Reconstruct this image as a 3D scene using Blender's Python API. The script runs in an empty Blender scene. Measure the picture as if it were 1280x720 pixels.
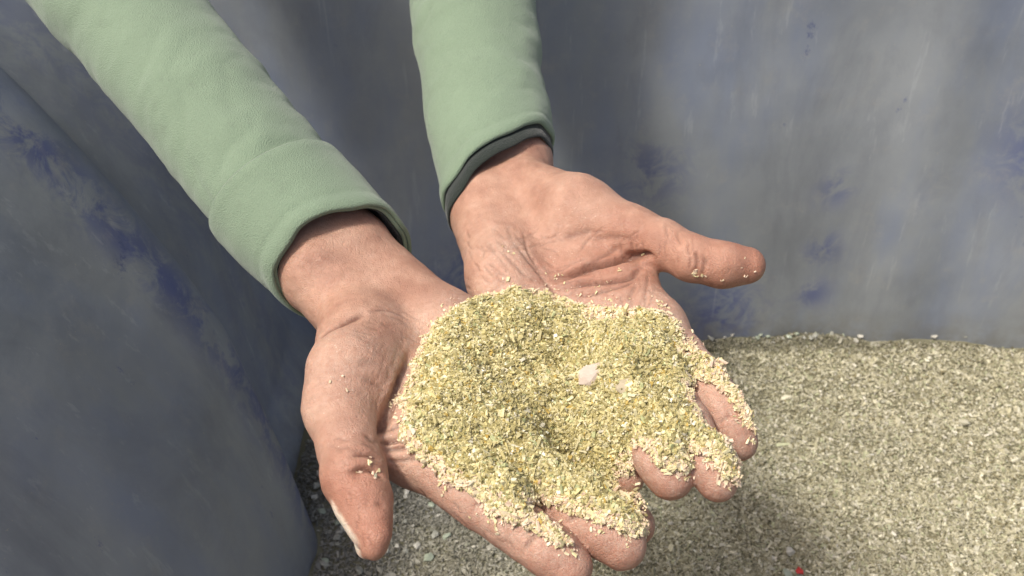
import bpy, math, time
import numpy as np
from mathutils import Vector
from mathutils.bvhtree import BVHTree
from mathutils.kdtree import KDTree
T0 = time.time()
rng = np.random.default_rng(7)
SC = bpy.context.scene
COL = SC.collection

# ------------------------------------------------------------------ camera
PITCH = math.radians(38); FPX = 1190.0; CAMZ = 0.61
cam = bpy.data.cameras.new("camera"); cam.sensor_width = 36; cam.lens = FPX/1280*36
cam.clip_start = 0.01; cam.clip_end = 500
camo = bpy.data.objects.new("camera", cam); COL.objects.link(camo)
camo.location = (0, 0, CAMZ); camo.rotation_euler = (math.pi/2-PITCH, 0, 0)
cam.dof.use_dof = True; cam.dof.focus_distance = .415; cam.dof.aperture_fstop = 20
SC.camera = camo
cp, sp = math.cos(PITCH), math.sin(PITCH)
def ray(px, py):
    r = (px-640)/FPX; u = (360-py)/FPX
    return np.array((r, cp+u*sp, -sp+u*cp))
def P(px, py, z):                      # a point of the place at height z, measured off the photograph
    d = ray(px, py); t = (z-CAMZ)/d[2]
    return np.array((d[0]*t, d[1]*t, z))
def proj(p):
    p = np.asarray(p, float); v = p-np.array((0, 0, CAMZ))
    f = v[..., 1]*cp-v[..., 2]*sp; u = v[..., 1]*sp+v[..., 2]*cp
    return 640+v[..., 0]/f*FPX, 360-u/f*FPX

# ------------------------------------------------------------------ helpers
def mesh_obj(name, verts, faces, mat, parent=None, smooth=True, attrs=None, uniform=True):
    verts = np.asarray(verts, np.float32)
    me = bpy.data.meshes.new(name)
    if uniform:
        faces = np.asarray(faces, np.int32); n, k = faces.shape
        me.vertices.add(len(verts)); me.vertices.foreach_set("co", verts.ravel())
        me.loops.add(n*k); me.loops.foreach_set("vertex_index", faces.ravel())
        me.polygons.add(n); me.polygons.foreach_set("loop_start", np.arange(0, n*k, k, dtype=np.int32))
        me.update(calc_edges=True)
    else:
        me.from_pydata(verts.tolist(), [], faces); me.update()
    me.polygons.foreach_set("use_smooth", np.full(len(me.polygons), smooth))
    for an, data in (attrs or {}).items():
        data = np.asarray(data, np.float32)
        if data.ndim == 1:
            a = me.attributes.new(an, 'FLOAT', 'POINT'); a.data.foreach_set("value", data)
        else:
            a = me.attributes.new(an, 'FLOAT_COLOR', 'POINT'); a.data.foreach_set("color", data.ravel())
    me.materials.append(mat)
    o = bpy.data.objects.new(name, me); COL.objects.link(o)
    if parent: o.parent = parent
    return o
def tag(o, label=None, cat=None, group=None, kind=None):
    if label: o['label'] = label
    if cat: o['category'] = cat
    if group: o['group'] = group
    if kind: o['kind'] = kind
    return o
def lattice_noise(shape_pts, scale, seed, octaves=3):
    """smooth value noise for (n,3) points"""
    r = np.random.default_rng(seed); tab = r.random(4096)*2-1
    out = np.zeros(len(shape_pts)); amp = 1.0; tot = 0
    for o in range(octaves):
        q = shape_pts/scale*(2**o)+seed*1.37; i = np.floor(q).astype(np.int64); f = q-i; f = f*f*(3-2*f)
        acc = 0
        for dx in (0, 1):
            for dy in (0, 1):
                for dz in (0, 1):
                    h = ((i[:, 0]+dx)*73856093 ^ (i[:, 1]+dy)*19349663 ^ (i[:, 2]+dz)*83492791) & 4095
                    w = (f[:, 0] if dx else 1-f[:, 0])*(f[:, 1] if dy else 1-f[:, 1])*(f[:, 2] if dz else 1-f[:, 2])
                    acc = acc+tab[h]*w
        out += acc*amp; tot += amp; amp *= .5
    return out/tot

# ------------------------------------------------------------------ materials
class NT:
    def __init__(s, name):
        s.m = bpy.data.materials.new(name); s.m.use_nodes = True; s.t = s.m.node_tree; s.n = s.t.nodes
        s.b = s.n['Principled BSDF']
    def add(s, typ, **kw):
        nd = s.n.new(typ)
        for k, v in kw.items():
            if k.startswith('_'): nd.inputs[k[1:].replace('_', ' ')].default_value = v
            else: setattr(nd, k, v)
        return nd
    def l(s, a, b): s.t.links.new(a, b)
    def noise(s, scale, detail=4, rough=.55, vec=None, dist=0):
        nd = s.add('ShaderNodeTexNoise'); nd.inputs['Scale'].default_value = scale
        nd.inputs['Detail'].default_value = detail; nd.inputs['Roughness'].default_value = rough
        nd.inputs['Distortion'].default_value = dist
        if vec is not None: s.l(vec, nd.inputs['Vector'])
        return nd.outputs['Fac']
    def pos(s, scale=(1, 1, 1)):
        g = s.add('ShaderNodeTexCoord'); mp = s.add('ShaderNodeMapping'); mp.inputs['Scale'].default_value = scale
        s.l(g.outputs['Object'], mp.inputs['Vector']); return mp.outputs['Vector']
    def ramp(s, fac, stops):
        nd = s.add('ShaderNodeValToRGB'); cr = nd.color_ramp
        while len(cr.elements) < len(stops): cr.elements.new(.5)
        for e, (p, c) in zip(cr.elements, stops):
            e.position = p; e.color = (*c, 1) if len(c) == 3 else c
        s.l(fac, nd.inputs['Fac']); return nd.outputs['Color']
    def mix(s, fac, a, b, mode='MIX'):
        nd = s.add('ShaderNodeMix', data_type='RGBA', blend_type=mode)
        for sock, v in ((nd.inputs[0], fac), (nd.inputs[6], a), (nd.inputs[7], b)):
            if isinstance(v, (int, float)): sock.default_value = v
            elif isinstance(v, tuple): sock.default_value = (*v, 1)
            else: s.l(v, sock)
        return nd.outputs[2]
    def math(s, op, a, b=0.0, c=None):
        nd = s.add('ShaderNodeMath', operation=op)
        for i, v in enumerate((a, b, c)):
            if v is None: continue
            if isinstance(v, (int, float)): nd.inputs[i].default_value = v
            else: s.l(v, nd.inputs[i])
        return nd.outputs[0]
    def attr(s, name):
        nd = s.add('ShaderNodeAttribute', attribute_name=name); return nd
    def bump(s, h, strength, dist, normal=None):
        nd = s.add('ShaderNodeBump'); nd.inputs['Strength'].default_value = strength; nd.inputs['Distance'].default_value = dist
        s.l(h, nd.inputs['Height'])
        if normal is not None: s.l(normal, nd.inputs['Normal'])
        return nd.outputs['Normal']

def skin_material():
    s = NT('skin'); v = s.pos()
    red = s.attr('red').outputs['Fac']; dust = s.attr('dust').outputs['Fac']; crs = s.attr('crease').outputs['Fac']
    n1 = s.noise(55, 5, .6, v); n2 = s.noise(260, 4, .6, v); n3 = s.noise(900, 3, .6, v)
    base = s.ramp(n1, [(.3, (.40, .215, .15)), (.5, (.50, .29, .205)), (.72, (.59, .37, .27))])
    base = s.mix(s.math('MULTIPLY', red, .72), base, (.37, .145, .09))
    mott = s.ramp(n2, [(.35, (.86, .82, .80)), (.65, (1, 1, 1))])
    base = s.mix(.7, base, mott, 'MULTIPLY')
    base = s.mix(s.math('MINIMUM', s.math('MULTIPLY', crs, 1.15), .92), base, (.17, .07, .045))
    # powdery glass dust in the grain of the skin
    dn = s.ramp(s.noise(420, 5, .7, v), [(.36, (0, 0, 0)), (.66, (1, 1, 1))])
    dsum = s.math('MULTIPLY', dust, s.math('ADD', s.math('MULTIPLY', dn, .75), .25))
    speck = s.add('ShaderNodeTexVoronoi'); speck.inputs['Scale'].default_value = 560; s.l(v, speck.inputs['Vector'])
    sp1 = s.ramp(speck.outputs['Distance'], [(.10, (1, 1, 1)), (.22, (0, 0, 0))])
    gate = s.ramp(s.noise(150, 3, .6, v), [(.52, (0, 0, 0)), (.62, (1, 1, 1))])
    sp1 = s.math('MULTIPLY', s.math('MULTIPLY', sp1, gate), s.math('ADD', s.math('MULTIPLY', dust, 1.5), .10))
    base = s.mix(s.math('MULTIPLY', dsum, .55), base, (.66, .52, .42))
    base = s.mix(s.math('MINIMUM', s.math('MULTIPLY', sp1, 1.0), .8), base, (.72, .58, .46))
    base = s.mix(s.attr('nail').outputs['Fac'], base, (.74, .62, .48))
    s.l(base, s.b.inputs['Base Color'])
    s.b.inputs['Roughness'].default_value = .52
    s.b.inputs['Specular IOR Level'].default_value = .38
    s.b.inputs['Subsurface Weight'].default_value = .22
    s.b.inputs['Subsurface Radius'].default_value = (1, .35, .2)
    s.b.inputs['Subsurface Scale'].default_value = .0035
    # skin relief: fine cell lines, stretched folds, pores
    w = s.add('ShaderNodeTexVoronoi', feature='DISTANCE_TO_EDGE'); w.inputs['Scale'].default_value = 620
    vd = s.add('ShaderNodeVectorMath', operation='ADD'); nn = s.add('ShaderNodeTexNoise'); nn.inputs['Scale'].default_value = 120
    sc_ = s.add('ShaderNodeVectorMath', operation='SCALE'); sc_.inputs['Scale'].default_value = .012
    s.l(v, nn.inputs['Vector']); s.l(nn.outputs['Color'], sc_.inputs[0]); s.l(v, vd.inputs[0]); s.l(sc_.outputs[0], vd.inputs[1])
    s.l(vd.outputs[0], w.inputs['Vector'])
    lines = s.ramp(w.outputs['Distance'], [(0, (0, 0, 0)), (.12, (1, 1, 1))])
    h = s.math('ADD', s.math('MULTIPLY', lines, .42), s.math('MULTIPLY', n3, .7))
    h = s.math('ADD', h, s.math('MULTIPLY', n2, .55))
    s.l(s.bump(h, .42, .0010), s.b.inputs['Normal'])
    return s.m
def grain_material(name, rough=.45):
    s = NT(name); c = s.attr('tint').outputs['Color']
    n = s.noise(900, 2, .5, s.pos())
    c2 = s.mix(.35, c, s.ramp(n, [(.3, (.7, .7, .7)), (.7, (1.2, 1.2, 1.2))]), 'MULTIPLY')
    s.l(c2, s.b.inputs['Base Color']); s.b.inputs['Roughness'].default_value = rough
    s.b.inputs['Specular IOR Level'].default_value = .45
    s.b.inputs['Subsurface Weight'].default_value = 0
    return s.m
def bed_material():
    s = NT('glass_bed'); v = s.pos()
    c = s.ramp(s.noise(700, 4, .6, v), [(.3, (.10, .09, .045)), (.5, (.22, .20, .11)), (.7, (.40, .37, .23))])
    s.l(c, s.b.inputs['Base Color']); s.b.inputs['Roughness'].default_value = .8
    s.l(s.bump(s.noise(600, 3, .6, v), 1, .002), s.b.inputs['Normal'])
    return s.m
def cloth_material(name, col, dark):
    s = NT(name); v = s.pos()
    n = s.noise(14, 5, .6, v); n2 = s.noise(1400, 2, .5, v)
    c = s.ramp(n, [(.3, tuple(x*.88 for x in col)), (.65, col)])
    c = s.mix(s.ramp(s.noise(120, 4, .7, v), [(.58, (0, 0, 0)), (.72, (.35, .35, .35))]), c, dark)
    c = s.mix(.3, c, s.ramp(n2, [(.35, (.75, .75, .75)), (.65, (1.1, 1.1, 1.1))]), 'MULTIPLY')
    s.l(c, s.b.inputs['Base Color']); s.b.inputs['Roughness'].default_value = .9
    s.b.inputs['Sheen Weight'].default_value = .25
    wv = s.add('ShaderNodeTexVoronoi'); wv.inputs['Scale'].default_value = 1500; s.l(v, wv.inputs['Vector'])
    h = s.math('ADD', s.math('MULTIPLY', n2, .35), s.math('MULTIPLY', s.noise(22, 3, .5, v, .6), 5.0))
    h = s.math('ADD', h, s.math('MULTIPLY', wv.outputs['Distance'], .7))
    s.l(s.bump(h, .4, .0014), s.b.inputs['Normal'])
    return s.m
def bin_material():
    s = NT('worn_blue_paint'); v = s.pos(); vs = s.pos((1, 1, .35))
    cloud = s.noise(6, 6, .62, v); streak = s.noise(9, 5, .6, vs)
    grey = s.ramp(cloud, [(.28, (.225, .245, .265)), (.5, (.285, .31, .33)), (.75, (.36, .385, .395))])
    blue = s.ramp(streak, [(.47, (0, 0, 0)), (.62, (1, 1, 1))])
    c = s.mix(s.math('MULTIPLY', blue, .45), grey, (.18, .23, .36))
    wear = s.attr('wear').outputs['Fac']
    wn = s.ramp(s.noise(38, 6, .75, v, .6), [(.44, (0, 0, 0)), (.56, (1, 1, 1))])
    c = s.mix(s.math('MULTIPLY', s.math('MULTIPLY', wear, wn), .85), c, (.05, .075, .27))
    chip = s.ramp(s.noise(30, 7, .78, s.pos((1, 1, .6))), [(.655, (0, 0, 0)), (.70, (1, 1, 1))])
    scr = s.ramp(s.noise(40, 5, .7, s.pos((2.2, 2.2, .10))), [(.60, (0, 0, 0)), (.66, (1, 1, 1))])
    c = s.mix(s.math('MULTIPLY', chip, .6), c, (.05, .07, .22))
    c = s.mix(s.math('MULTIPLY', scr, .22), c, (.50, .52, .54))
    dirt = s.ramp(s.noise(45, 6, .7, v), [(.55, (0, 0, 0)), (.75, (1, 1, 1))])
    c = s.mix(s.math('MULTIPLY', dirt, .34), c, (.40, .385, .35))
    drk = s.ramp(s.noise(11, 7, .7, vs, .5), [(.50, (0, 0, 0)), (.68, (1, 1, 1))])
    c = s.mix(s.math('MULTIPLY', drk, .45), c, (.15, .165, .19))
    crumb = s.ramp(s.noise(420, 3, .6, v), [(.70, (0, 0, 0)), (.74, (1, 1, 1))])
    c = s.mix(s.math('MULTIPLY', crumb, .5), c, (.42, .40, .30))
    # darker patchy tone on the lowest few centimetres
    sx = s.add('ShaderNodeSeparateXYZ'); s.l(s.pos(), sx.inputs[0])
    low = s.add('ShaderNodeMapRange'); low.inputs['From Min'].default_value = .0; low.inputs['From Max'].default_value = .05
    low.inputs['To Min'].default_value = 1; low.inputs['To Max'].default_value = 0; s.l(sx.outputs['Z'], low.inputs['Value'])
    lm = s.math('MULTIPLY', low.outputs[0], s.ramp(s.noise(60, 4, .7, v), [(.35, (0, 0, 0)), (.6, (1, 1, 1))]))
    c = s.mix(s.math('MULTIPLY', lm, .7), c, (.20, .19, .15))
    s.l(c, s.b.inputs['Base Color'])
    s.l(s.ramp(cloud, [(.3, (.38,)*3), (.7, (.62,)*3)]), s.b.inputs['Roughness'])
    h = s.math('ADD', s.math('MULTIPLY', s.noise(7, 3, .5, v), 4), s.math('MULTIPLY', s.noise(160, 4, .6, v), .12))
    s.l(s.bump(h, .35, .003), s.b.inputs['Normal'])
    return s.m
def plain(name, col, rough=.5):
    s = NT(name); v = s.pos()
    c = s.ramp(s.noise(300, 3, .6, v), [(.3, tuple(x*.8 for x in col)), (.7, col)])
    s.l(c, s.b.inputs['Base Color']); s.b.inputs['Roughness'].default_value = rough
    return s.m
M_skin = skin_material(); M_grain = grain_material('crushed_glass', .42); M_bed = bed_material()
M_sleeve = cloth_material('sage_cotton', (.225, .305, .205), (.17, .21, .15))
M_dark = cloth_material('shaded_lining', (.014, .022, .016), (.02, .025, .02))  # near black: the shade inside the sleeves is put into this colour
M_under = cloth_material('grey_green_cotton', (.12, .15, .12), (.05, .06, .05))
M_bin = bin_material()
M_nail = plain('nail', (.70, .56, .44), .35)

# ------------------------------------------------------------------ the two hands: one signed distance field, one skin
H = 0.0008
LO = np.array((-.185, .172, .262)); HI = np.array((.135, .500, .405))
DIM = np.ceil((HI-LO)/H).astype(int)
GX = (LO[0]+np.arange(DIM[0])*H).astype(np.float32); GY = (LO[1]+np.arange(DIM[1])*H).astype(np.float32); GZ = (LO[2]+np.arange(DIM[2])*H).astype(np.float32)
def field(): return np.full(DIM, .02, np.float32)
def cone(F, a, b, ra, rb, k=.004, flat=None):
    """smooth-union a tapered capsule into F; flat=(axis, factor) squeezes it along an axis"""
    a = np.asarray(a, float); b = np.asarray(b, float); pad = max(ra, rb)+k+.003
    lo = np.minimum(a, b)-pad; hi = np.maximum(a, b)+pad
    i0 = np.clip(np.floor((lo-LO)/H).astype(int), 0, DIM); i1 = np.clip(np.ceil((hi-LO)/H).astype(int)+1, 0, DIM)
    if (i1 <= i0).any(): return
    x = GX[i0[0]:i1[0], None, None]; y = GY[None, i0[1]:i1[1], None]; z = GZ[None, None, i0[2]:i1[2]]
    ab = b-a; L2 = max(float(ab@ab), 1e-12)
    t = np.clip(((x-a[0])*ab[0]+(y-a[1])*ab[1]+(z-a[2])*ab[2])/np.float32(L2), 0, 1)
    vx = x-(a[0]+t*ab[0]).astype(np.float32); vy = y-(a[1]+t*ab[1]).astype(np.float32); vz = z-(a[2]+t*ab[2]).astype(np.float32)
    d2 = vx*vx+vy*vy+vz*vz
    if flat is not None:
        n, f = flat; dn = vx*n[0]+vy*n[1]+vz*n[2]; d2 = d2+dn*dn*np.float32(1/(f*f)-1)
    d = (np.sqrt(d2)-(ra+(rb-ra)*t)).astype(np.float32)
    sl = F[i0[0]:i1[0], i0[1]:i1[1], i0[2]:i1[2]]
    smin(sl, d, k)
def smin(A, B, k):
    if k <= 0: np.minimum(A, B, out=A); return
    h = np.clip(k-np.abs(A-B), 0, None)/k
    A[...] = np.minimum(A, B)-h*h*np.float32(k*.25)
def chain(F, pts, k=.0035, flat=None):
    for (p, r), (q, s) in zip(pts[:-1], pts[1:]): cone(F, p, q, r, s, k, flat)
def mm(v): return v/1000.0
TIPS = []; UP = np.array((0, 0, 1.0))
def finger(F, J, R, pads=True, nailside=False):
    """J: MCP, PIP, DIP, tip centre; R radii in mm"""
    J = [np.asarray(j, float) for j in J]; R = [mm(r) for r in R]
    g = field()
    st = []
    for i in range(3):
        a, b = J[i], J[i+1]
        st.append((a, R[i])); st.append((a*.5+b*.5+np.array((0, 0, .0006)), (R[i]+R[i+1])/2+(.0003 if i < 2 else .0004)))
    st.append((J[3], R[3]))
    chain(g, st, .003)
    for i in range(3):      # palmar pads between the flexion creases
        a, b = J[i], J[i+1]; m = a*.45+b*.55; w = (b-a)*.22
        r = (R[i]+R[i+1])/2*.80
        cone(g, m-w+np.array((0, 0, .0024)), m+w+np.array((0, 0, .0024)), r, r, .003)
    TIPS.append(J[3])
    np.minimum(F, g, out=F)
def merge_hand(palm, fingers, k):
    smin(palm, fingers, k); return palm

# ---- right hand of the person (lower left in the picture)
pa = field()
arm1 = [P(441, 356, .331), P(418, 325, .338), np.array((-.117, .403, .355)), np.array((-.158, .447, .377))]
ad = arm1[1]-arm1[0]; ad /= np.linalg.norm(ad); side = np.cross(ad, UP); side /= np.linalg.norm(side)
for s_ in (-1, 1):
    o = side*s_*.0095
    chain(pa, [(arm1[0]+o*.9, .0180), (arm1[1]+o*1.0, .0188), (arm1[2]+o*1.0, .0185), (arm1[3]+o*1.0, .0185)], .010)
MC1 = dict(i=P(528, 563, .326), m=P(575, 530, .321), r=P(612, 500, .316), p=P(645, 472, .312))
wr1 = dict(i=P(436, 388, .330), m=P(447, 375, .330), r=P(470, 362, .329), p=P(490, 352, .328))
for kx in 'imrp': cone(pa, wr1[kx], MC1[kx], .0145, .0118, .012)
cone(pa, MC1['i'], MC1['p'], .010, .010, .010)
cone(pa, MC1['i']+np.array((0, 0, .001)), P(590, 615, .325), .0112, .0100, .010)
# thenar mass, first web and heel of the palm
cone(pa, P(446, 412, .334), P(438, 468, .339), .0150, .0168, .010)
cone(pa, P(438, 468, .339), P(424, 512, .337), .0168, .0128, .008)
cone(pa, P(455, 430, .331), P(462, 490, .330), .0165, .0140, .012)
cone(pa, P(455, 503, .326), P(505, 545, .323), .0100, .0100, .008)
cone(pa, P(455, 520, .324), P(510, 572, .322), .0075, .0085, .010)
cone(pa, P(505, 372, .330), P(560, 412, .326), .0135, .0145, .012)
cone(pa, P(560, 412, .326), P(625, 460, .318), .0145, .0120, .012)
fa = field()
finger(fa, [MC1['i'], P(612, 633, .3235), P(664, 672, .321), P(711, 708, .317)], [10.6, 10.2, 9.4, 8.9])
finger(fa, [MC1['m'], P(665, 598, .321), P(727, 645, .321), P(777, 682, .317)], [10.6, 10.4, 9.9, 9.3])
finger(fa, [MC1['r'], P(702, 572, .306), P(755, 620, .301), P(794, 657, .298)], [10.2, 9.8, 8.8, 8.2])
finger(fa, [MC1['p'], P(700, 520, .302), P(735, 550, .298), P(762, 575, .294)], [9.2, 8.4, 7.8, 7.0])
tb = field()
chain(tb, [(P(423, 508, .337), .0131), (P(435, 552, .337), .0118), (P(443, 596, .336), .0119), (P(455, 628, .334), .0098), (P(463, 656, .332), .0070), (P(467.5, 682, .330), .0050)], .004)
cone(tb, P(462, 616, .337), P(473, 668, .334), .0062, .0042, .004)
cone(tb, P(451, 634, .325), P(462, 682, .322), .0062, .0048, .003)
TIPS.append(P(467, 672, .330)); TIPS.append(P(452, 630, .334))
smin(pa, fa, .006); smin(pa, tb, .008)
hand_a = pa
# ---- left hand of the person (upper right)
pb = field()
arm2 = [P(628, 235, .334), P(621, 205, .338), np.array((-.013, .490, .350)), np.array((-.018, .530, .364))]
ad2 = arm2[1]-arm2[0]; ad2 /= np.linalg.norm(ad2); side2 = np.cross(ad2, UP); side2 /= np.linalg.norm(side2)
for s_ in (-1, 1):
    o = side2*s_*.0100
    chain(pb, [(arm2[0]+o*.95, .0190), (arm2[1]+o*1.0, .0192), (arm2[2]+o*1.0, .0185), (arm2[3]+o*1.0, .0185)], .010)
MC2 = dict(i=P(823, 415, .330), m=P(772, 436, .326), r=P(722, 452, .321), p=P(676, 466, .316))
wr2 = dict(i=P(668, 255, .334), m=P(645, 258, .333), r=P(622, 260, .332), p=P(603, 262, .331))
for kx in 'imrp': cone(pb, wr2[kx], MC2[kx], .0150, .0118, .012)
cone(pb, MC2['i'], MC2['p'], .010, .010, .010)
cone(pb, P(606, 262, .332), P(628, 345, .331), .0160, .0150, .012)
cone(pb, P(628, 345, .331), P(650, 420, .322), .0150, .0125, .012)
# thenar: a full roll ending in the thumb, with the web folded under it
th = field()
cone(th, P(655, 240, .338), P(722, 268, .345), .0180, .0185, .010)
cone(th, P(722, 268, .345), P(790, 291, .346), .0185, .0128, .008)
cone(th, P(700, 300, .337), P(760, 305, .339), .0135, .0105, .008)
smin(pb, th, .0045)
cone(pb, P(725, 352, .330), P(792, 352, .331), .0130, .0095, .005)
cone(pb, P(792, 345, .331), P(822, 400, .330), .0075, .0100, .008)
fb = field()
finger(fb, [MC2['i'], P(880, 478, .330), P(905, 521, .326), P(923, 553, .321)], [10.4, 9.6, 8.9, 8.0])
finger(fb, [MC2['m'], P(843, 508, .331), P(873, 560, .331), P(896, 600, .326)], [10.4, 9.9, 9.2, 8.4])
finger(fb, [MC2['r'], P(790, 515, .327), P(817, 562, .330), P(838, 596, .326)], [10.2, 9.8, 9.4, 9.3])
finger(fb, [MC2['p'], P(742, 535, .318), P(768, 572, .316), P(787, 598, .315)], [9.2, 8.2, 7.4, 6.2])
tc = field()
chain(tc, [(P(788, 291, .346), .0128), (P(828, 305, .347), .0112), (P(866, 323, .347), .0107), (P(902, 331, .346), .0105), (P(933, 332, .345), .0088)], .004)
TIPS.append(P(930, 332, .345)); TIPS.append(P(895, 345, .340))
smin(pb, fb, .006); smin(pb, tc, .005)
smin(hand_a, pb, .0015)
S = hand_a; del pa, fa, tb, pb, th, fb, tc
S[0, :, :] = .01; S[-1, :, :] = .01; S[:, 0, :] = .01; S[:, -1, :] = .01; S[:, :, 0] = .01; S[:, :, -1] = .01
print('sdf', round(time.time()-T0, 1))

def surface_nets(S):
    ins = S < 0
    nx, ny, nz = S.shape
    c = np.zeros((nx-1, ny-1, nz-1), np.uint8)
    for dx in (0, 1):
        for dy in (0, 1):
            for dz in (0, 1): c += ins[dx:nx-1+dx, dy:ny-1+dy, dz:nz-1+dz]
    act = (c > 0) & (c < 8); idx = np.full(act.shape, -1, np.int32)
    cells = np.argwhere(act); idx[act] = np.arange(len(cells))
    acc = np.zeros((len(cells), 3)); cnt = np.zeros(len(cells))
    corners = [(dx, dy, dz) for dx in (0, 1) for dy in (0, 1) for dz in (0, 1)]
    vals = {q: S[cells[:, 0]+q[0], cells[:, 1]+q[1], cells[:, 2]+q[2]] for q in corners}
    for a in corners:
        for ax in range(3):
            if a[ax] == 0:
                b = list(a); b[ax] = 1; b = tuple(b); va, vb = vals[a], vals[b]
                m = (va < 0) != (vb < 0); t = np.where(m, va/np.where(m, va-vb, 1), 0)
                pt = np.array(a, float)[None]+t[:, None]*np.eye(3)[ax][None]
                acc[m] += pt[m]; cnt[m] += 1
    V = cells+acc/cnt[:, None]
    faces = []
    for ax in range(3):
        sl0 = [slice(1, -1)]*3; sl0[ax] = slice(0, -1); sl1 = [slice(1, -1)]*3; sl1[ax] = slice(1, None)
        A = ins[tuple(sl0)]; B = ins[tuple(sl1)]
        e = np.argwhere(A != B); e0 = e.copy()
        for j in range(3):
            if j != ax: e0[:, j] += 1
        inside_first = A[e[:, 0], e[:, 1], e[:, 2]]
        u, w = [(1, 2), (2, 0), (0, 1)][ax]
        q = []
        for (du, dw) in ((-1, -1), (0, -1), (0, 0), (-1, 0)):
            k = e0.copy(); k[:, u] += du; k[:, w] += dw; q.append(idx[k[:, 0], k[:, 1], k[:, 2]])
        q = np.stack(q, 1); q[~inside_first] = q[~inside_first][:, ::-1]
        faces.append(q)
    F = np.concatenate(faces); F = F[(F >= 0).all(1)]
    return LO+V*H, F
V, Fq = surface_nets(S)
# relax a little
def relax(V, F, it=2, lam=.5):
    a = np.concatenate([F[:, [0, 1]], F[:, [1, 2]], F[:, [2, 3]], F[:, [3, 0]]]); n = len(V)
    deg = np.bincount(a[:, 0], minlength=n)+np.bincount(a[:, 1], minlength=n)
    for _ in range(it):
        s = np.stack([np.bincount(a[:, 0], V[a[:, 1], j], n)+np.bincount(a[:, 1], V[a[:, 0], j], n) for j in range(3)], 1)
        V = V+lam*(s/np.maximum(deg, 1)[:, None]-V)
    return V
V = relax(V, Fq, 3)
def normals(V, F):
    fn = np.cross(V[F[:, 2]]-V[F[:, 0]], V[F[:, 3]]-V[F[:, 1]]); N = np.zeros_like(V)
    for j in range(4):
        for c in range(3): N[:, c] += np.bincount(F[:, j], fn[:, c], len(V))
    return N/np.maximum(np.linalg.norm(N, axis=1), 1e-12)[:, None]
N = normals(V, Fq)
print('hand verts', len(V), round(time.time()-T0, 1))
bvh = BVHTree.FromPolygons(V.tolist(), Fq.tolist())
def hit(px, py):
    d = Vector(ray(px, py)).normalized(); h = bvh.ray_cast(Vector((0, 0, CAMZ)), d)
    return h[0], h[1]
# ---- creases: traced polylines pressed into the skin (width, depth in mm)
CREASES = [
    # right hand: wrist line, thenar border, web folds, thumb joint lines
    ([(455, 388), (480, 387), (498, 392), (515, 402)], .9, .45),
    ([(480, 392), (500, 400), (512, 408)], .7, .3),
    ([(398, 424), (412, 412), (440, 398), (458, 390)], 2.4, .8),
    ([(514, 440), (502, 475), (488, 505), (479, 530), (475, 545)], 1.9, 2.2),
    ([(505, 490), (490, 512), (480, 532), (474, 548)], 1.1, .9),
    ([(476, 553), (498, 549), (520, 540)], 1.3, 1.5),
    ([(478, 562), (500, 561), (525, 553)], 1.1, 1.0),
    ([(480, 538), (500, 528), (515, 518)], 1.2, 1.1),
    ([(482, 577), (505, 577), (530, 572)], 1.0, .6),
    ([(436, 592), (452, 586), (466, 587), (480, 597)], 1.2, 1.2),
    ([(438, 570), (452, 567), (466, 569), (476, 573)], 1.1, .8),
    ([(455, 543), (465, 550), (472, 556)], .9, .4),
    ([(470, 628), (480, 632)], .8, .35),
    ([(447, 458), (460, 452), (475, 455)], 2.2, .25),
    ([(452, 470), (470, 480), (484, 492)], 1.2, .3),
    ([(654, 693), (662, 678), (676, 660), (690, 645)], 1.0, .7),
    ([(590, 640), (604, 622), (618, 606)], 1.0, .6),
    ([(708, 655), (724, 642), (738, 628)], 1.0, .55),
    ([(560, 615), (575, 598)], 1.0, .4),
    # left hand: thenar folds
    ([(690, 352), (715, 342), (745, 331), (775, 324), (806, 319), (816, 322)], 1.9, 2.6),
    ([(700, 360), (730, 354), (765, 350), (790, 345), (806, 332)], 1.5, 1.7),
    ([(712, 372), (745, 366), (780, 356), (800, 346)], 1.1, .7),
    ([(640, 300), (665, 330), (690, 362), (700, 372)], 1.0, .75),
    ([(654, 288), (662, 318), (684, 350)], .9, .55),
    ([(625, 312), (645, 332), (662, 350)], .9, .45),
    ([(700, 300), (725, 292), (745, 288)], 2.0, .35),
    ([(720, 336), (750, 322), (780, 306)], 1.2, .5),
    ([(740, 300), (765, 296), (800, 300)], 2.0, .35),
    ([(789, 300), (791, 318)], .8, .35),
    ([(775, 303), (777, 320)], .8, .3),
    ([(802, 300), (806, 320)], .8, .3),
    ([(868, 312), (872, 325), (868, 345)], 1.0, .5),
    ([(878, 314), (880, 330), (876, 352)], .9, .35),
    ([(796, 352), (790, 365), (784, 380)], 1.2, .5),
    ([(810, 350), (806, 372), (806, 388)], 1.0, .4),
    ([(815, 556), (835, 548)], .9, .4), ([(873, 572), (890, 562)], .9, .4), ([(896, 530), (916, 516)], .9, .5),
]
def fine(x0, x1, y0, y1, ang, spread, n, ln, w=.62, dep=.26):
    for _ in range(n):
        a = ang+rng.normal(0, spread); x = rng.uniform(x0, x1); y = rng.uniform(y0, y1); l = rng.uniform(.5, 1.3)*ln; b = rng.normal(0, .18)
        CREASES.append(([(x-math.cos(a)*l, y-math.sin(a)*l), (x+math.sin(a)*l*b, y-math.cos(a)*l*b), (x+math.cos(a)*l, y+math.sin(a)*l)], w, dep*rng.uniform(.5, 1.3)))
fine(620, 800, 290, 375, -.35, .22, 34, 22); fine(610, 700, 290, 360, .85, .25, 26, 13); fine(760, 815, 345, 395, 1.75, .25, 12, 14)
fine(450, 515, 420, 520, 1.9, .2, 18, 16, .6, .12); fine(455, 520, 380, 430, .3, .25, 12, 11, .6, .18); fine(415, 480, 545, 605, .15, .2, 12, 9); fine(480, 540, 535, 580, -.2, .25, 12, 12)
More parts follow.
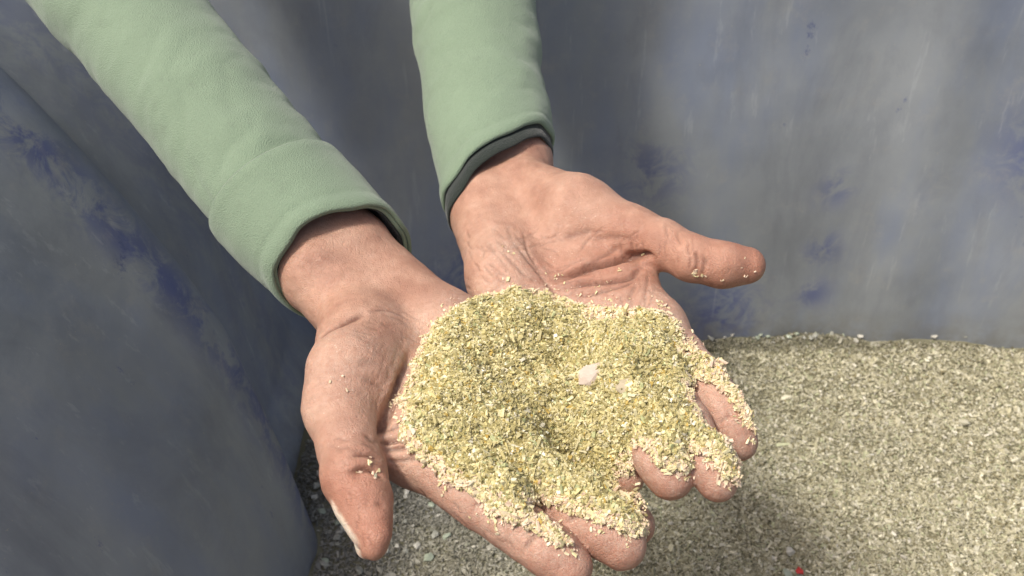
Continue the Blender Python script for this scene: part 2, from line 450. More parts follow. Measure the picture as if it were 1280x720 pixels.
fine(520, 650, 590, 690, .75, .2, 14, 10); fine(795, 850, 285, 330, 1.5, .2, 10, 9); fine(860, 885, 305, 350, 1.5, .15, 6, 10); fine(430, 480, 610, 680, 1.45, .15, 9, 9, .6, .15)
fine(575, 640, 275, 360, 1.2, .4, 16, 10)
def spline(pts, n=40):
    p = np.array(pts, float)
    if len(p) == 2: return p[0]+np.linspace(0, 1, n)[:, None]*(p[1]-p[0])
    q = np.vstack([2*p[0]-p[1], p, 2*p[-1]-p[-2]]); out = []
    for i in range(len(p)-1):
        t = np.linspace(0, 1, n//(len(p)-1)+2)[:, None]; a, b, c, d = q[i:i+4]
        out.append(.5*((2*b)+(c-a)*t+(2*a-5*b+4*c-d)*t*t+(3*b-a-3*c+d)*t**3))
    return np.vstack(out)
cre = np.zeros(len(V)); disp = np.zeros(len(V))
kd = KDTree(len(V))
for i, v in enumerate(V): kd.insert(v, i)
kd.balance()
for pts, w, dep in CREASES:
    line = spline(pts, 60); loc = {}
    L = len(line)
    for j, (px, py) in enumerate(line):
        h, nn = hit(px+rng.normal(0, .25), py+rng.normal(0, .25))
        if h is None: continue
        taper = min(1, 4*min(j, L-1-j)/L+.15)
        for co, ix, d in kd.find_range(h, mm(w)*2.6):
            g = math.exp(-(d/mm(w))**2)*taper
            if g > loc.get(ix, 0): loc[ix] = g
    if loc:
        ii = np.fromiter(loc.keys(), int); gg = np.fromiter(loc.values(), float)
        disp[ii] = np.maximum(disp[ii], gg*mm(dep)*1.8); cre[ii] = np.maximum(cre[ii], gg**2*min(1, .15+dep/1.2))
# organic unevenness plus fine radiating wrinkles near the wrist folds
lump = lattice_noise(V, .012, 3, 3)*.00055+lattice_noise(V, .0035, 5, 2)*.00016
V = V-N*disp[:, None]+N*lump[:, None]
V = relax(V, Fq, 1, .3)
# tendons/wrist shape and ridge creases done; attributes
red = np.zeros(len(V))
for t in TIPS: red = np.maximum(red, .9*np.exp(-(np.linalg.norm(V-t, axis=1)/.022)**2))
for (px, py, z, r, a) in ((455, 500, .34, .014, .5), (710, 350, .34, .028, .8), (775, 338, .34, .024, .85), (600, 640, .32, .03, .35), (500, 470, .335, .03, .4), (560, 600, .325, .03, .4)):
    red = np.maximum(red, a*np.exp(-(np.linalg.norm(V-P(px, py, z), axis=1)/r)**2))
N = normals(V, Fq)
na0 = P(444, 640, .327); na1 = P(456, 688, .325); nax = na1-na0; nl = np.linalg.norm(nax); nax /= nl
relv = V-(na0+na1)/2; al = relv@nax; off = relv-al[:, None]*nax; nd = np.array((-.86, -.1, -.5)); nd /= np.linalg.norm(nd)
nailm = np.exp(-(al/(nl*.55))**6)*(np.linalg.norm(off, axis=1) < .013)*np.clip((N@nd-.45)/.12, 0, 1)
V = V+nd*(nailm*.0006)[:, None]
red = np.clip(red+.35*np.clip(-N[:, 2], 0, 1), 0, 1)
print('creases', round(time.time()-T0, 1))

# ------------------------------------------------------------------ heap of crushed glass resting in the palms
HEAP = [(585, 380), (610, 368), (640, 361), (672, 364), (700, 372), (735, 382), (765, 386), (800, 387), (828, 392), (846, 408), (862, 432),
        (880, 440), (902, 456), (922, 488), (936, 514), (944, 542), (938, 540), (926, 514), (910, 490), (892, 476), (870, 470),
        (862, 484), (866, 500), (884, 530), (902, 548), (918, 566), (926, 585), (920, 606), (908, 596), (894, 578), (874, 566), (862, 566), (864, 588),
        (846, 590), (822, 578), (806, 560), (796, 556), (800, 580), (790, 592), (776, 594), (776, 602), (792, 618), (808, 634), (812, 652), (803, 668),
        (780, 666), (762, 654), (740, 646), (716, 642), (694, 634), (678, 626), (664, 630), (676, 648), (700, 664), (718, 682),
        (700, 680), (672, 664), (640, 654), (612, 640), (592, 618), (566, 602), (540, 585), (515, 566), (500, 548), (505, 520),
        (500, 500), (512, 470), (518, 448), (530, 424), (546, 400), (566, 386)]
def in_poly(x, y, poly):
    p = np.array(poly, float); r = np.zeros(x.shape, bool); q = np.roll(p, -1, 0)
    for (x0, y0), (x1, y1) in zip(p, q):
        c = ((y0 > y) != (y1 > y)); r ^= c & (x < (x1-x0)*(y-y0)/((y1-y0) if y1 != y0 else 1e-9)+x0)
    return r
g = .0012
hx = np.arange(-.075, .125, g); hy = np.arange(.19, .43, g); HXX, HYY = np.meshgrid(hx, hy, indexing='ij')
base = np.full(HXX.shape, np.nan)
bvh = BVHTree.FromPolygons(V.tolist(), Fq.tolist())
for i in range(len(hx)):
    for j in range(len(hy)):
        h = bvh.ray_cast(Vector((hx[i], hy[j], .45)), Vector((0, 0, -1)))
        if h[0] is not None: base[i, j] = h[0].z
def blur(A, n, W=None):
    """box-ish blur that ignores nan"""
    W = np.isfinite(A).astype(float) if W is None else W
    B = np.where(W > 0, np.nan_to_num(A), 0)
    for _ in range(n):
        for ax in (0, 1):
            B = (np.roll(B, 1, ax)+B*2+np.roll(B, -1, ax))/4; W = (np.roll(W, 1, ax)+W*2+np.roll(W, -1, ax))/4
    return B/np.maximum(W, 1e-6), W
fill, W = blur(base, 6)
solid = np.where(np.isfinite(base), base, np.where(W > .25, fill-.003, np.nan))
fill2, W2 = blur(base, 40); solid = np.where(np.isfinite(solid), solid, np.where(W2 > .58, fill2-.003, np.nan))
ok = np.isfinite(solid); zb = np.where(ok, solid, .33)
lift = np.full(zb.shape, .003)
for it in range(3):
    pxx, pyy = proj(np.stack([HXX, HYY, zb+lift], -1))
    ins = in_poly(pxx+lattice_noise(np.stack([HXX.ravel(), HYY.ravel(), HXX.ravel()*0], 1), .004, 11, 2).reshape(HXX.shape)*9, pyy, HEAP) & ok
    dist = np.zeros(ins.shape); cur = ins.copy()
    for s_ in range(40):      # erosion distance, in cells
        dist += cur
        cur = cur & np.roll(cur, 1, 0) & np.roll(cur, -1, 0) & np.roll(cur, 1, 1) & np.roll(cur, -1, 1)
    dm = dist*g
    thick = .0205*(1-np.exp(-dm/.017))+.0004
    top = zb+thick*1.0
    # the body of the pile is smoother than what it lies on
    sm, _ = blur(np.where(ins, top, np.nan), 60)
    wgt = np.clip((dm-.004)/.016, 0, 1)
    top = np.maximum(top*(1-wgt)+sm*wgt, zb+.0008)
    lift = np.where(ins, top-zb, .002)
pp = np.stack([HXX.ravel(), HYY.ravel(), np.zeros(HXX.size)], 1)
pxx, pyy = proj(np.stack([HXX, HYY, top], -1))
rel = lattice_noise(pp, .030, 21, 4).reshape(HXX.shape)*.0085+lattice_noise(pp, .0065, 23, 2).reshape(HXX.shape)*.0046
for (px, py, s_, a) in ((712, 428, 30, -.0150), (650, 505, 30, .0030), (650, 400, 30, .003), (560, 470, 30, .002), (770, 490, 24, .003), (820, 455, 30, -.003), (690, 500, 40, .003), (850, 480, 26, .003), (745, 600, 22, .003)):
    rel += a*np.exp(-((pxx-px)**2+(pyy-py)**2*1.4)/(s_*s_))
top = np.where(ins, np.maximum(top+rel*np.clip(dm/.012, 0, 1), zb+.0008), top)
avg, _ = blur(np.where(ins, top, np.nan), 90)
lim = np.where((pxx-712)**2+(pyy-428)**2 < 48**2, .0070, .0036)
top = np.where(ins & (dm > .010), np.maximum(top, avg-lim), top)
avg, _ = blur(np.where(ins, top, np.nan), 2); top = np.where(ins, avg, top)
# drop the cells that are too small to matter and build the solid core
def height_solid(name, mask, top, bot, mat, parent=None):
    idt = np.full(mask.shape, -1); vs = []; fs = []
    c = mask[:-1, :-1] & mask[1:, :-1] & mask[:-1, 1:] & mask[1:, 1:]
    use = np.zeros(mask.shape, bool)
    use[:-1, :-1] |= c; use[1:, :-1] |= c; use[:-1, 1:] |= c; use[1:, 1:] |= c
    n = use.sum(); idt[use] = np.arange(n)
    vt = np.stack([HXX[use], HYY[use], top[use]], 1); vb = np.stack([HXX[use], HYY[use], bot[use]], 1)
    i, j = np.nonzero(c)
    q = np.stack([idt[i, j], idt[i+1, j], idt[i+1, j+1], idt[i, j+1]], 1)
    cpad = np.pad(c, 1); walls = []
    for (di, dj, a, b) in ((-1, 0, (0, 0), (0, 1)), (1, 0, (1, 1), (1, 0)), (0, -1, (1, 0), (0, 0)), (0, 1, (0, 1), (1, 1))):
        ei, ej = np.nonzero(c & ~cpad[1+di:cpad.shape[0]-1+di, 1+dj:cpad.shape[1]-1+dj])
        A = idt[ei+a[0], ej+a[1]]; B = idt[ei+b[0], ej+b[1]]
        walls.append(np.stack([A, B, B+n, A+n], 1))
    return np.vstack([vt, vb]), np.vstack([q, q[:, ::-1]+n]+walls), n
hv, hf, hn = height_solid('heap', ins, top-.0020, zb-.0015, M_bed)
gy_, gx_ = np.gradient(top, g)[1], np.gradient(top, g)[0]

def shards(pos, nrm, size, col, seed, aspect=(1.1, .46, .38), tilt=.6, curl=0.25):
    """irregular glass chips: 8-corner hulls with random proportions, lying roughly on the surface normal"""
    r = np.random.default_rng(seed); n = len(pos)
    z = nrm+r.normal(0, tilt, (n, 3)); z /= np.linalg.norm(z, axis=1)[:, None]
    a = r.normal(0, 1, (n, 3)); x = np.cross(a, z); x /= np.linalg.norm(x, axis=1)[:, None]; y = np.cross(z, x)
    sx = size*aspect[0]*r.uniform(.6, 1.5, n); sy = size*aspect[1]*r.uniform(.6, 1.5, n); sz = size*aspect[2]*r.uniform(.5, 1.4, n)
    cube = np.array([(-1, -1, -1), (1, -1, -1), (1, 1, -1), (-1, 1, -1), (-1, -1, 1), (1, -1, 1), (1, 1, 1), (-1, 1, 1)], float)*.5
    c = cube[None]*r.uniform(.45, 1.2, (n, 8, 3))
    bend = (c[:, :, 0]**2)*4*curl*r.uniform(-1, 1, n)[:, None]
    lx = c[:, :, 0]*sx[:, None]; ly = (c[:, :, 1])*sy[:, None]+bend*sx[:, None]; lz = c[:, :, 2]*sz[:, None]
    V = pos[:, None]+lx[..., None]*x[:, None]+ly[..., None]*y[:, None]+lz[..., None]*z[:, None]
    f = np.array([(0, 3, 2, 1), (4, 5, 6, 7), (0, 1, 5, 4), (1, 2, 6, 5), (2, 3, 7, 6), (3, 0, 4, 7)])
    F = (np.arange(n)*8)[:, None, None]+f[None]
    return V.reshape(-1, 3), F.reshape(-1, 4), np.repeat(col, 8, 0)
def palette(n, seed, stops, jit=.12):
    r = np.random.default_rng(seed); s = np.array([c for c, w in stops], float); w = np.array([w for c, w in stops], float)
    c = s[r.choice(len(s), n, p=w/w.sum())]*r.lognormal(0, jit, (n, 1))
    return np.hstack([np.clip(c, 0, .9), np.ones((n, 1))])
HC = [((.52, .455, .21), 4), ((.615, .545, .285), 4), ((.41, .355, .155), 3), ((.70, .64, .39), 2.0), ((.50, .36, .10), .5), ((.46, .48, .24), .8), ((.24, .205, .085), .8), ((.78, .73, .56), .6)]
PINK = [((.78, .60, .44), 3), ((.80, .68, .46), 3), ((.72, .64, .36), 3)]
cells = np.argwhere(ins)
parts_v, parts_f, parts_c = [], [], []; off = 0
def push(v, f, c):
    global off
    parts_v.append(v); parts_f.append(f+off); parts_c.append(c); off += len(v)
push(hv, hf, np.tile((.40, .35, .18, 1.0), (len(hv), 1)))
def heap_points(n, seed, jz):
    r = np.random.default_rng(seed); k = cells[r.integers(0, len(cells), n)]; f = r.random((n, 2))-.5
    x = hx[k[:, 0]]+f[:, 0]*g; y = hy[k[:, 1]]+f[:, 1]*g
    zz = top[k[:, 0], k[:, 1]]+f[:, 0]*g*gx_[k[:, 0], k[:, 1]]+f[:, 1]*g*gy_[k[:, 0], k[:, 1]]+r.normal(0, jz, n)
    nr = np.stack([-gx_[k[:, 0], k[:, 1]], -gy_[k[:, 0], k[:, 1]], np.ones(n)], 1); nr /= np.linalg.norm(nr, axis=1)[:, None]
    return np.stack([x, y, zz], 1), nr, dm[k[:, 0], k[:, 1]]
area = len(cells)*g*g; print('heap area', area)
n1 = 90000
p1, q1, d1 = heap_points(n1, 31, .0006)
c1 = palette(n1, 32, HC)
edge = d1 < rng.uniform(.001, .006, n1); c1[edge] = palette(int(edge.sum()), 33, PINK)
sz = np.clip(np.random.default_rng(34).lognormal(math.log(.00155), .30, n1), 0, .0030)
push(*shards(p1, q1, sz, c1, 35))
# stray crumbs that stick to the skin: (px, py, spread px, count)
STRAY = [(560, 392, 16, 40), (545, 410, 12, 30), (520, 460, 10, 30), (498, 500, 12, 60), (505, 520, 10, 50), (515, 555, 12, 40), (560, 600, 20, 60), (620, 640, 24, 60), (690, 665, 20, 60),
         (715, 690, 10, 14), (705, 690, 12, 8), (745, 650, 20, 50), (785, 670, 14, 40), (800, 660, 10, 20), (640, 358, 14, 12), (640, 310, 16, 6), (700, 365, 30, 25), (760, 380, 30, 50),
         (825, 385, 12, 50), (840, 405, 14, 80), (862, 430, 14, 80), (895, 452, 16, 60), (915, 490, 14, 60), (932, 525, 12, 70), (940, 550, 6, 20), (838, 585, 14, 50), (856, 594, 10, 30),
         (820, 565, 14, 40), (885, 575, 12, 50), (905, 600, 10, 40), (915, 600, 10, 30), (790, 590, 10, 14), (867, 342, 4, 16), (875, 344, 7, 10), (870, 354, 4, 5), (930, 326, 5, 3), (934, 346, 5, 6), (915, 352, 8, 6), (900, 356, 8, 6),
         (935, 337, 14, 6), (806, 317, 3, 3), (774, 337, 4, 4), (700, 335, 20, 5), (450, 590, 7, 6), (470, 592, 6, 12), (460, 575, 12, 5), (430, 480, 30, 5), (560, 383, 14, 10), (745, 380, 30, 20)]
sp_, sn_ = [], []
for px, py, s_, n in STRAY:
    for _ in range(int(n*.6)):
        h, nn = None, None
        d = Vector(ray(px+rng.normal(0, s_*.45), py+rng.normal(0, s_*.45))).normalized(); r_ = bvh.ray_cast(Vector((0, 0, CAMZ)), d)
        if r_[0] is not None:
            nn = np.array(r_[1]);
            if nn[2] > -.1: sp_.append(np.array(r_[0])+nn*.0003); sn_.append(nn)
sp_ = np.array(sp_); sn_ = np.array(sn_)
push(*shards(sp_, sn_, np.clip(np.random.default_rng(41).lognormal(math.log(.00125), .35, len(sp_)), 0, .0021), palette(len(sp_), 42, PINK), 43, tilt=.35))
heap = mesh_obj('crushed_glass', np.vstack(parts_v), np.vstack(parts_f), M_grain, smooth=False, attrs={'tint': np.vstack(parts_c)})
tag(heap, 'heap of pale yellow green crushed glass held in the two open palms', 'crushed glass', kind='stuff')
# dust on the skin close to the heap and in the places the photo shows it
kh = KDTree(len(cells))
for i, (a, b) in enumerate(cells): kh.insert((hx[a], hy[b], top[a, b]), i)
kh.balance()
dust = np.zeros(len(V)); near = np.argwhere((V[:, 2] > .30) & (N[:, 2] > -.2)).ravel()
for i in near:
    d = kh.find(V[i])[2]; dust[i] = math.exp(-(d/.014)**2)*.9
for (px, py, r, a) in ((640, 310, .014, .9), (660, 340, .014, .7), (425, 455, .026, .6), (400, 500, .014, .5), (430, 540, .012, .4), (640, 300, .03, .4), (440, 330, .02, .2), (505, 400, .012, .5), (850, 400, .016, 1), (790, 335, .012, .4), (460, 500, .016, .45), (820, 370, .012, .8), (700, 300, .03, .35)):
    h, nn = hit(px, py)
    if h is not None: dust = np.maximum(dust, a*np.exp(-(np.linalg.norm(V-np.array(h), axis=1)/r)**2))
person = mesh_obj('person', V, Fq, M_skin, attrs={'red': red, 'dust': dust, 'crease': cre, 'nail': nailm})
tag(person, 'dusty bare hands in sage green sleeves, palms up and joined under the heap', 'person')
print('heap', round(time.time()-T0, 1))

# ------------------------------------------------------------------ sleeves
def tube(path, radii, seed, nseg=72, fold=.0, flat=.86, wall=.0022, cuff_plane=None, step=.002):
    P_ = spline3(path, step); n = len(P_); s = np.linspace(0, 1, n)
    R_ = np.interp(s, np.linspace(0, 1, len(radii)), radii)
    return P_, R_
def spline3(path, step=.002):
    p = np.array(path, float); q = np.vstack([2*p[0]-p[1], p, 2*p[-1]-p[-2]]); out = []
    for i in range(len(p)-1):
        m = max(2, int(np.linalg.norm(p[i+1]-p[i])/step)); t = np.linspace(0, 1, m, endpoint=False)[:, None]; a, b, c, d = q[i:i+4]
        out.append(.5*((2*b)+(c-a)*t+(2*a-5*b+4*c-d)*t*t+(3*b-a-3*c+d)*t**3))
    out.append(p[-1:]); return np.vstack(out)
def sleeve(path, radii, seed, name, mat, parent, s0=0.0, s1=1.0, fold=.004, flat=.84, wall=.0028, skew=(0, 0), lip=.004, closed=False):
    C = spline3(path); L = np.r_[0, np.cumsum(np.linalg.norm(np.diff(C, axis=0), axis=1))]; Lt = L[-1]
    m0, m1 = s0*Lt, s1*Lt; k = max(12, int((m1-m0)/.002)); ls = np.linspace(m0, m1, k)
    Cc = np.stack([np.interp(ls, L, C[:, j]) for j in range(3)], 1)
    T = np.gradient(Cc, axis=0); T /= np.linalg.norm(T, axis=1)[:, None]
    X = np.cross(T, UP); X /= np.linalg.norm(X, axis=1)[:, None]; Z = np.cross(X, T)
    Rr = np.interp(ls/Lt, np.linspace(0, 1, len(radii)), radii)
    na = 120; th = np.linspace(0, 2*math.pi, na, endpoint=False)
    def layer(dr, edge_in):
        vs = []
        for i in range(k):
            u = (ls[i]-m0)
            fade = min(1, u/.05)*(.25 if closed else 1)
            pts = np.stack([np.cos(th)*.02, np.sin(th)*.02, np.full(na, ls[i])], 1)
            w = lattice_noise(pts, .022, seed, 3)*fold*(.35+.65*fade)
            fq = lattice_noise(pts*np.array((1.3, 1.3, 1.3)), .035, seed+5, 2)*5.0+ls[i]*48+2.4*np.sin(th*1.0+seed+ls[i]*14)
            fo = fold*1.0*fade*(np.abs(np.sin(fq))**.6-.5)*np.clip(.45+.7*lattice_noise(pts, .035, seed+9, 2)*2, 0, 1)
            r = Rr[i]+dr+w+fo*(.6)
            if edge_in: r = r-lip*.0
            r = r+.0006*math.exp(-((u-.004)/.003)**2)-.0005*math.exp(-((u-.010)/.0012)**2)   # hem roll and stitch groove
            if closed:
                v_ = (m1-ls[i]); r = r+.0004*math.exp(-((v_-.004)/.003)**2)+.0012*min(1, u/.03)
            wob = lattice_noise(np.stack([np.cos(th)*.02, np.sin(th)*.02, np.full(na, .3)], 1), .013, 77, 2)*.0045*max(0, 1-u/.03)
            r = r+wob*.8
            sh = wob+skew[0]*np.cos(th)*max(0, 1-u/.06)+skew[1]*np.sin(th)*max(0, 1-u/.06)
            vs.append(Cc[i]+X[i]*(np.cos(th)*r)[:, None]+Z[i]*(np.sin(th)*r*flat)[:, None]+T[i]*sh[:, None])
        return np.array(vs)
    A = layer(0, False); B = layer(-wall, True)
    # rounded hem: bridge ring slightly ahead of both
    mid = (A[0]+B[0])/2-T[0]*wall*.6
    rings = [A[i] for i in range(k-1, -1, -1)]+[mid]+[B[i] for i in range(k)]
    if closed: rings = rings+[(A[-1]+B[-1])/2+T[-1]*wall*.5, rings[0]]
    vs = np.vstack(rings); m = len(rings); f = []
    for i in range(m-1):
        a = np.arange(na)+i*na; b = np.roll(np.arange(na), -1)+i*na
        f.append(np.stack([a, b, b+na, a+na], 1))
    return mesh_obj(name, vs, np.vstack(f), mat, parent)
ext1 = [P(446, 347, .334), np.array((-.117, .402, .357)), np.array((-.158, .446, .381)), np.array((-.200, .492, .405)), np.array((-.240, .535, .432)),
        np.array((-.262, .575, .475)), np.array((-.260, .660, .580)), np.array((-.240, .770, .690))]
rad1 = [.0340, .0352, .0370, .042, .048, .054, .060, .070]
sl1 = sleeve(ext1, rad1, 3, 'sleeve', M_sleeve, person, s0=.018, fold=.0020, skew=(-.0085, .011))
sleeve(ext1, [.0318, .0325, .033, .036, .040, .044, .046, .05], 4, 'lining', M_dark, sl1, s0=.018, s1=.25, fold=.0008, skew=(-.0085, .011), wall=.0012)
Lc = sum(np.linalg.norm(ext1[i+1]-ext1[i]) for i in range(7))
sleeve(ext1, [r_+.0020 for r_ in rad1], 3, 'cuff', M_sleeve, sl1, s0=.0165, s1=.0165+.052/Lc, fold=.0016, skew=(-.0085, .011), wall=.0022, closed=True)
ext2 = [P(628, 240, .334), P(621, 200, .340), np.array((-.017, .520, .363)), np.array((-.028, .600, .402)), np.array((-.036, .660, .448)), np.array((-.02, .700, .50)), np.array((.06, .745, .600)), np.array((.12, .80, .70))]
sl2 = sleeve(ext2, [.0345, .0355, .040, .047, .052, .055, .060, .070], 8, 'sleeve', M_sleeve, person, s0=.028, fold=.0030, skew=(.019, 0))
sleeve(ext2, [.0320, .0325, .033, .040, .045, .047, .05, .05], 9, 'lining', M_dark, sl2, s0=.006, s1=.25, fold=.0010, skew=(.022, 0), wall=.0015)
print('sleeves', round(time.time()-T0, 1))

# ------------------------------------------------------------------ bin
BT = .42
binr = bpy.data.objects.new('bin', None); COL.objects.link(binr); binr.location = (.25, .3, -.01)
tag(binr, 'worn blue grey painted bin with scuffed walls, filled with crushed glass under the hands', 'bin')
def left_x(y, z):
    ridge = 1/(1+np.exp((y-.475-.10*z)/.007))
    x = -.176-.17*z-.9*np.clip(z-.19, 0, None)**1.5
    x = x-(1-ridge)*.016*np.clip(z/.05, 0, 1)
    x = x+ridge*(.019+.004*np.sin(z*18))+.010*np.exp(-((y-.475)/.05)**2)*ridge
    return x+.0025*np.sin(y*33+z*11)
def back_y(x, z):
    return .700+.10*z+.006*np.sin(x*21+1.0)+.010*np.exp(-((x-.36)/.035)**2)*-1+.004*np.sin(z*16+x*9)
def wall_grid(fn, us, zs, thick, nm):
    U, Z = np.meshgrid(us, zs, indexing='ij'); a = fn(U, Z, 0); b = fn(U, Z, thick); nu, nz = U.shape
    n = nu*nz; v = np.vstack([a.reshape(-1, 3), b.reshape(-1, 3)]); I = np.arange(n).reshape(nu, nz)
    q = np.stack([I[:-1, :-1], I[1:, :-1], I[1:, 1:], I[:-1, 1:]], -1).reshape(-1, 4)
    def strip(e): return np.stack([e[:-1], e[1:], e[1:]+n, e[:-1]+n], 1)
    f = np.vstack([q, q[:, ::-1]+n, strip(I[:, -1]), strip(I[::-1, 0]), strip(I[0, :]), strip(I[-1, ::-1])])
    wear = np.zeros(len(v)); qx, qy = proj(v)
    if nm == 'side_wall': wear = .85*np.exp(-((v[:, 1]-.462)/.016)**2)+.3*np.exp(-((v[:, 1]-.60)/.05)**2)
    if nm == 'back_wall':
        for (wx, wz, wr, wa) in ((-.035, .07, .03, 1), (.20, .03, .04, .8), (.285, .10, .016, .7), (.285, .05, .016, .7), (.285, .16, .016, .6), (.12, .18, .03, .6), (.46, .2, .04, .7)):
            wear = np.maximum(wear, wa*np.exp(-((v[:, 0]-wx)**2+(v[:, 2]-wz)**2)/(wr*wr)))
    o = mesh_obj(nm, v-np.array(binr.location), f, M_bin, binr, attrs={'wear': wear}); return o
zs = np.linspace(-.02, BT, 90)
wall_grid(lambda U, Z, t: np.stack([left_x(U, Z)-t, U, Z], -1), np.linspace(-.5, .76, 260), zs, .012, 'side_wall')
wall_grid(lambda U, Z, t: np.stack([U, back_y(U, Z)+t, Z], -1), np.linspace(-.34, 1.0, 260), zs, .012, 'back_wall')
wall_grid(lambda U, Z, t: np.stack([.93+.1*Z+t+U*0, U, Z], -1), np.linspace(-.5, .76, 40), zs[::6], .012, 'side_wall')
wall_grid(lambda U, Z, t: np.stack([U, -.5-.1*Z-t+U*0, Z], -1), np.linspace(-.34, 1.0, 40), zs[::6], .012, 'front_wall')
# ------------------------------------------------------------------ crushed glass filling the bin
def bed_z(x, y):
    p = np.stack([x.ravel(), y.ravel(), 0*x.ravel()], 1)
    z = lattice_noise(p, .16, 51, 3).reshape(x.shape)*.013*np.clip((.71-y)/.15, .15, 1)+lattice_noise(p, .035, 52, 3).reshape(x.shape)*.0055
    z += .002*np.exp(-((y-.70)/.01)**2)          # caked ridge against the back wall
    z += .010*np.exp(-((x+.16)/.03)**2)*(y > .3)
    z += (.003+.004*np.abs(lattice_noise(p, .02, 57, 2).reshape(x.shape)))*np.exp(-((y-.700)/.007)**2)
    return z-.003
bx_ = np.linspace(-.34, .97, 300); by_ = np.linspace(-.5, .74, 280); BX, BY = np.meshgrid(bx_, by_, indexing='ij')
BZ = bed_z(BX, BY); I = np.arange(BX.size).reshape(BX.shape)
vt = np.stack([BX, BY, BZ-.0010], -1).reshape(-1, 3)
qf = np.stack([I[:-1, :-1], I[1:, :-1], I[1:, 1:], I[:-1, 1:]], -1).reshape(-1, 4)
def bed_tint(x, y, n, seed):
    BC1 = [((.45, .42, .28), 4), ((.54, .505, .36), 4), ((.36, .335, .215), 3), ((.63, .60, .46), 2), ((.26, .23, .13), 1.3), ((.46, .47, .29), 1), ((.70, .66, .55), .6)]
    c = palette(n, seed, BC1, .15)
    c[:, :3] *= (1+.30*lattice_noise(np.stack([x, y, 0*x], 1), .07, 91, 3)+.10*np.clip((x-.15)/.2, -1, 1))[:, None]
    # towards the left the fill is greyer and darker
    w = np.clip((.06-x)/.18+lattice_noise(np.stack([x, y, 0*x], 1), .05, 60, 3)*.5, 0, 1)[:, None]
    dk = np.clip((y-.680)/.012, 0, 1)[:, None]*.45; c = c*(1-dk*np.array((1, 1, 1, 0))); c[:, :3] = c[:, :3]*.95+c[:, :3].mean(1, keepdims=True)*.05*np.array((1.02, 1, .92)); c[:, :3] *= .93  # dk paints the shadowed foot of the back wall into the grains
    grey = np.hstack([c[:, :3].mean(1, keepdims=True)*np.array((.74, .72, .62))*(c[:, :3].mean()/c[:, :3].mean(1, keepdims=True))**.35, np.ones((n, 1))])
    grey[:, 3] = 1; return c*(1-w)+grey*w
pv, pf, pc = [vt], [qf], [np.tile((.20, .19, .12, 1.0), (len(vt), 1))]; off2 = len(vt)
def bed_grains(n, x0, x1, y0, y1, size, seed):
    global off2
    r = np.random.default_rng(seed); x = r.uniform(x0, x1, n); y = r.uniform(y0, y1, n)
    z = bed_z(x, y)+r.normal(0, .0006, n)+size*.15
    m = (x > left_x(y, np.zeros(n))+.002) & (y < back_y(x, np.zeros(n))-.002); x, y, z = x[m], y[m], z[m]; n = len(x)
    v, f, c = shards(np.stack([x, y, z], 1), np.tile((0, 0, 1.0), (n, 1)), r.lognormal(math.log(size), .33, n), bed_tint(x, y, n, seed+1), seed+2)
    pv.append(v); pf.append(f+off2); pc.append(c); off2 += len(v)
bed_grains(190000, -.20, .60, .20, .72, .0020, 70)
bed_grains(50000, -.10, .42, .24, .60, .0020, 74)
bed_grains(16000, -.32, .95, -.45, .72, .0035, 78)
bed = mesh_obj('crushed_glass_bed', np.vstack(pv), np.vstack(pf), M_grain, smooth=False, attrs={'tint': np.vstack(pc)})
tag(bed, 'level bed of grey green crushed glass covering the floor of the bin below the hands', 'crushed glass', kind='stuff')
print('bed', round(time.time()-T0, 1))

# ------------------------------------------------------------------ larger chips
def chip_mesh(name, seed, size, col, n=16, soft=(1, .72, .42)):
    r = np.random.default_rng(seed); import bmesh
    bm = bmesh.new()
    for _ in range(n):
        p = r.normal(0, 1, 3); p /= np.linalg.norm(p); p *= np.array(soft)*r.uniform(.86, 1.05)*size/2; bm.verts.new(p)
    bmesh.ops.convex_hull(bm, input=bm.verts[:]); me = bpy.data.meshes.new(name); bm.to_mesh(me); bm.free()
    return me
chip_mats = [plain('pale_glass', (.62, .60, .52), .35), plain('grey_glass', (.40, .40, .34), .4), plain('green_glass', (.42, .47, .36), .35)]
CH = []
def chip(px, py, size_mm, mi, label, group, z=None, name='glass_chip'):
    s = len(CH)+200; me = chip_mesh(name, s, mm(size_mm), None); me.materials.append(chip_mats[mi] if isinstance(mi, int) else mi)
    o = bpy.data.objects.new(name, me); COL.objects.link(o)
    q = P(px, py, 0.0); q[2] = float(bed_z(np.array([q[0]]), np.array([q[1]]))[0])+mm(size_mm)*.26 if z is None else z
    o.location = q; r = np.random.default_rng(s); o.rotation_euler = (r.uniform(-.4, .4), r.uniform(-.4, .4), r.uniform(0, 6.28))
    tag(o, label, 'glass chip', group); CH.append(o); return o
G = 'pale glass chips lying on the fill under the thumb'
lab = 'small pale glass chip lying on the grey fill between the left wall and the hand'
r = np.random.default_rng(99)
for i in range(46):
    px = r.uniform(375, 560); py = r.uniform(600, 718)
    if px > 500 and r.random() < .5: px -= 110
    q = P(px, py, 0)
    if q[0] < left_x(q[1], 0)+.006: continue
    chip(px, py, r.uniform(5, 11), int(r.choice([0, 1, 2], p=[.4, .4, .2])), lab, G)
chip(507, 619, 6, 0, 'bright white chip on the fill just right of the left thumb', None)
G2 = 'chips caked along the foot of the back wall'
for i in range(44):
    px = r.uniform(885, 1275); chip(px, 425+r.uniform(-6, 3), r.uniform(3, 9), int(r.choice([0, 1, 2])), 'small chip caked along the foot of the back wall', G2)
chip(990, 690, 12, 0, 'large pale chip on the bed at the lower right, topmost of three', None)
chip(968, 692, 5, 0, 'tiny white chip left of the large pale chip', None)
chip(985, 715, 13, 2, 'large greenish chip beside the red plastic scrap', None)
redm = plain('red_plastic', (.62, .045, .04), .4)
o = chip(999, 716, 9, redm, 'bright red plastic scrap lying on the bed at the lower right', None, name='plastic_scrap'); o['category'] = 'plastic scrap'
o.location.z += .004
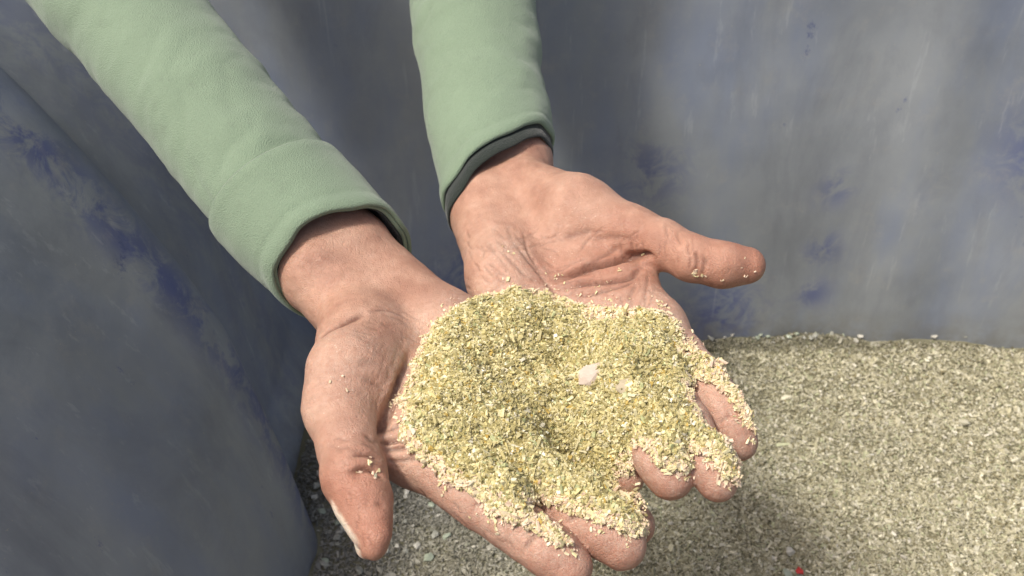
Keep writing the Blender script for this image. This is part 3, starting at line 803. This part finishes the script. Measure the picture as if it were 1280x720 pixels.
# the white shard on top of the heap
i = np.argmin(((pxx-742)**2+(pyy-472)**2)+np.where(ins, 0, 1e9)); a, b = np.unravel_index(i, pxx.shape)
me = chip_mesh('glass_shard', 7, .0150, None, 60, (1, .66, .5)); me.materials.append(plain('frosted_glass', (.64, .53, .43), .6))
o = bpy.data.objects.new('glass_shard', me); COL.objects.link(o); o.location = (hx[a], hy[b], top[a, b]-.0006); o.rotation_euler = (.3, -.2, .4)
tag(o, 'pinkish white frosted shard sitting on the middle of the heap in the palms', 'glass shard')
i = np.argmin(((pxx-786)**2+(pyy-484)**2)+np.where(ins, 0, 1e9)); a, b = np.unravel_index(i, pxx.shape)
me = chip_mesh('glass_shard', 12, .013, None, 50, (1, .7, .4)); me.materials.append(plain('rosy_glass', (.58, .49, .33), .7))
o = bpy.data.objects.new('glass_shard', me); COL.objects.link(o); o.location = (hx[a], hy[b], top[a, b]-.0016); o.rotation_euler = (.15, .2, .1)
tag(o, 'rosy beige shard half sunk in the heap, beside the whiter frosted shard', 'glass shard')

# ------------------------------------------------------------------ ground, sky and sun
gm = plain('concrete', (.30, .29, .27), .9)
go = mesh_obj('ground', [(-60, -60, -.03), (60, -60, -.03), (60, 60, -.03), (-60, 60, -.03)], [(0, 1, 2, 3)], gm, smooth=False); go['kind'] = 'structure'  # unseen sheet under the bin, added for its light bounce
sd = Vector((-.42, -.24, .84)).normalized()          # towards the sun
el = math.asin(sd.z); az = math.atan2(sd.x, sd.y)
w = bpy.data.worlds.new('World'); SC.world = w; w.use_nodes = True
nt = w.node_tree; sky = nt.nodes.new('ShaderNodeTexSky'); sky.sky_type = 'NISHITA'; sky.sun_disc = False
sky.sun_elevation = el; sky.sun_rotation = az; sky.dust_density = 6.0; sky.air_density = .7; sky.ozone_density = 0.0
bg = nt.nodes['Background']; bg.inputs['Strength'].default_value = .13; nt.links.new(sky.outputs[0], bg.inputs['Color'])
sun = bpy.data.lights.new('sun', 'SUN'); sun.energy = 2.6; sun.angle = math.radians(8); sun.color = (1, .95, .87)
so = bpy.data.objects.new('sun', sun); COL.objects.link(so); so.rotation_euler = sd.to_track_quat('Z', 'Y').to_euler()
SC.view_settings.view_transform = 'Standard'; SC.view_settings.look = 'None'; SC.view_settings.gamma = 1; SC.view_settings.exposure = 0.14
SC.render.engine = 'CYCLES'; SC.cycles.use_denoising = True; SC.cycles.max_bounces = 6
print('done', round(time.time()-T0, 1))
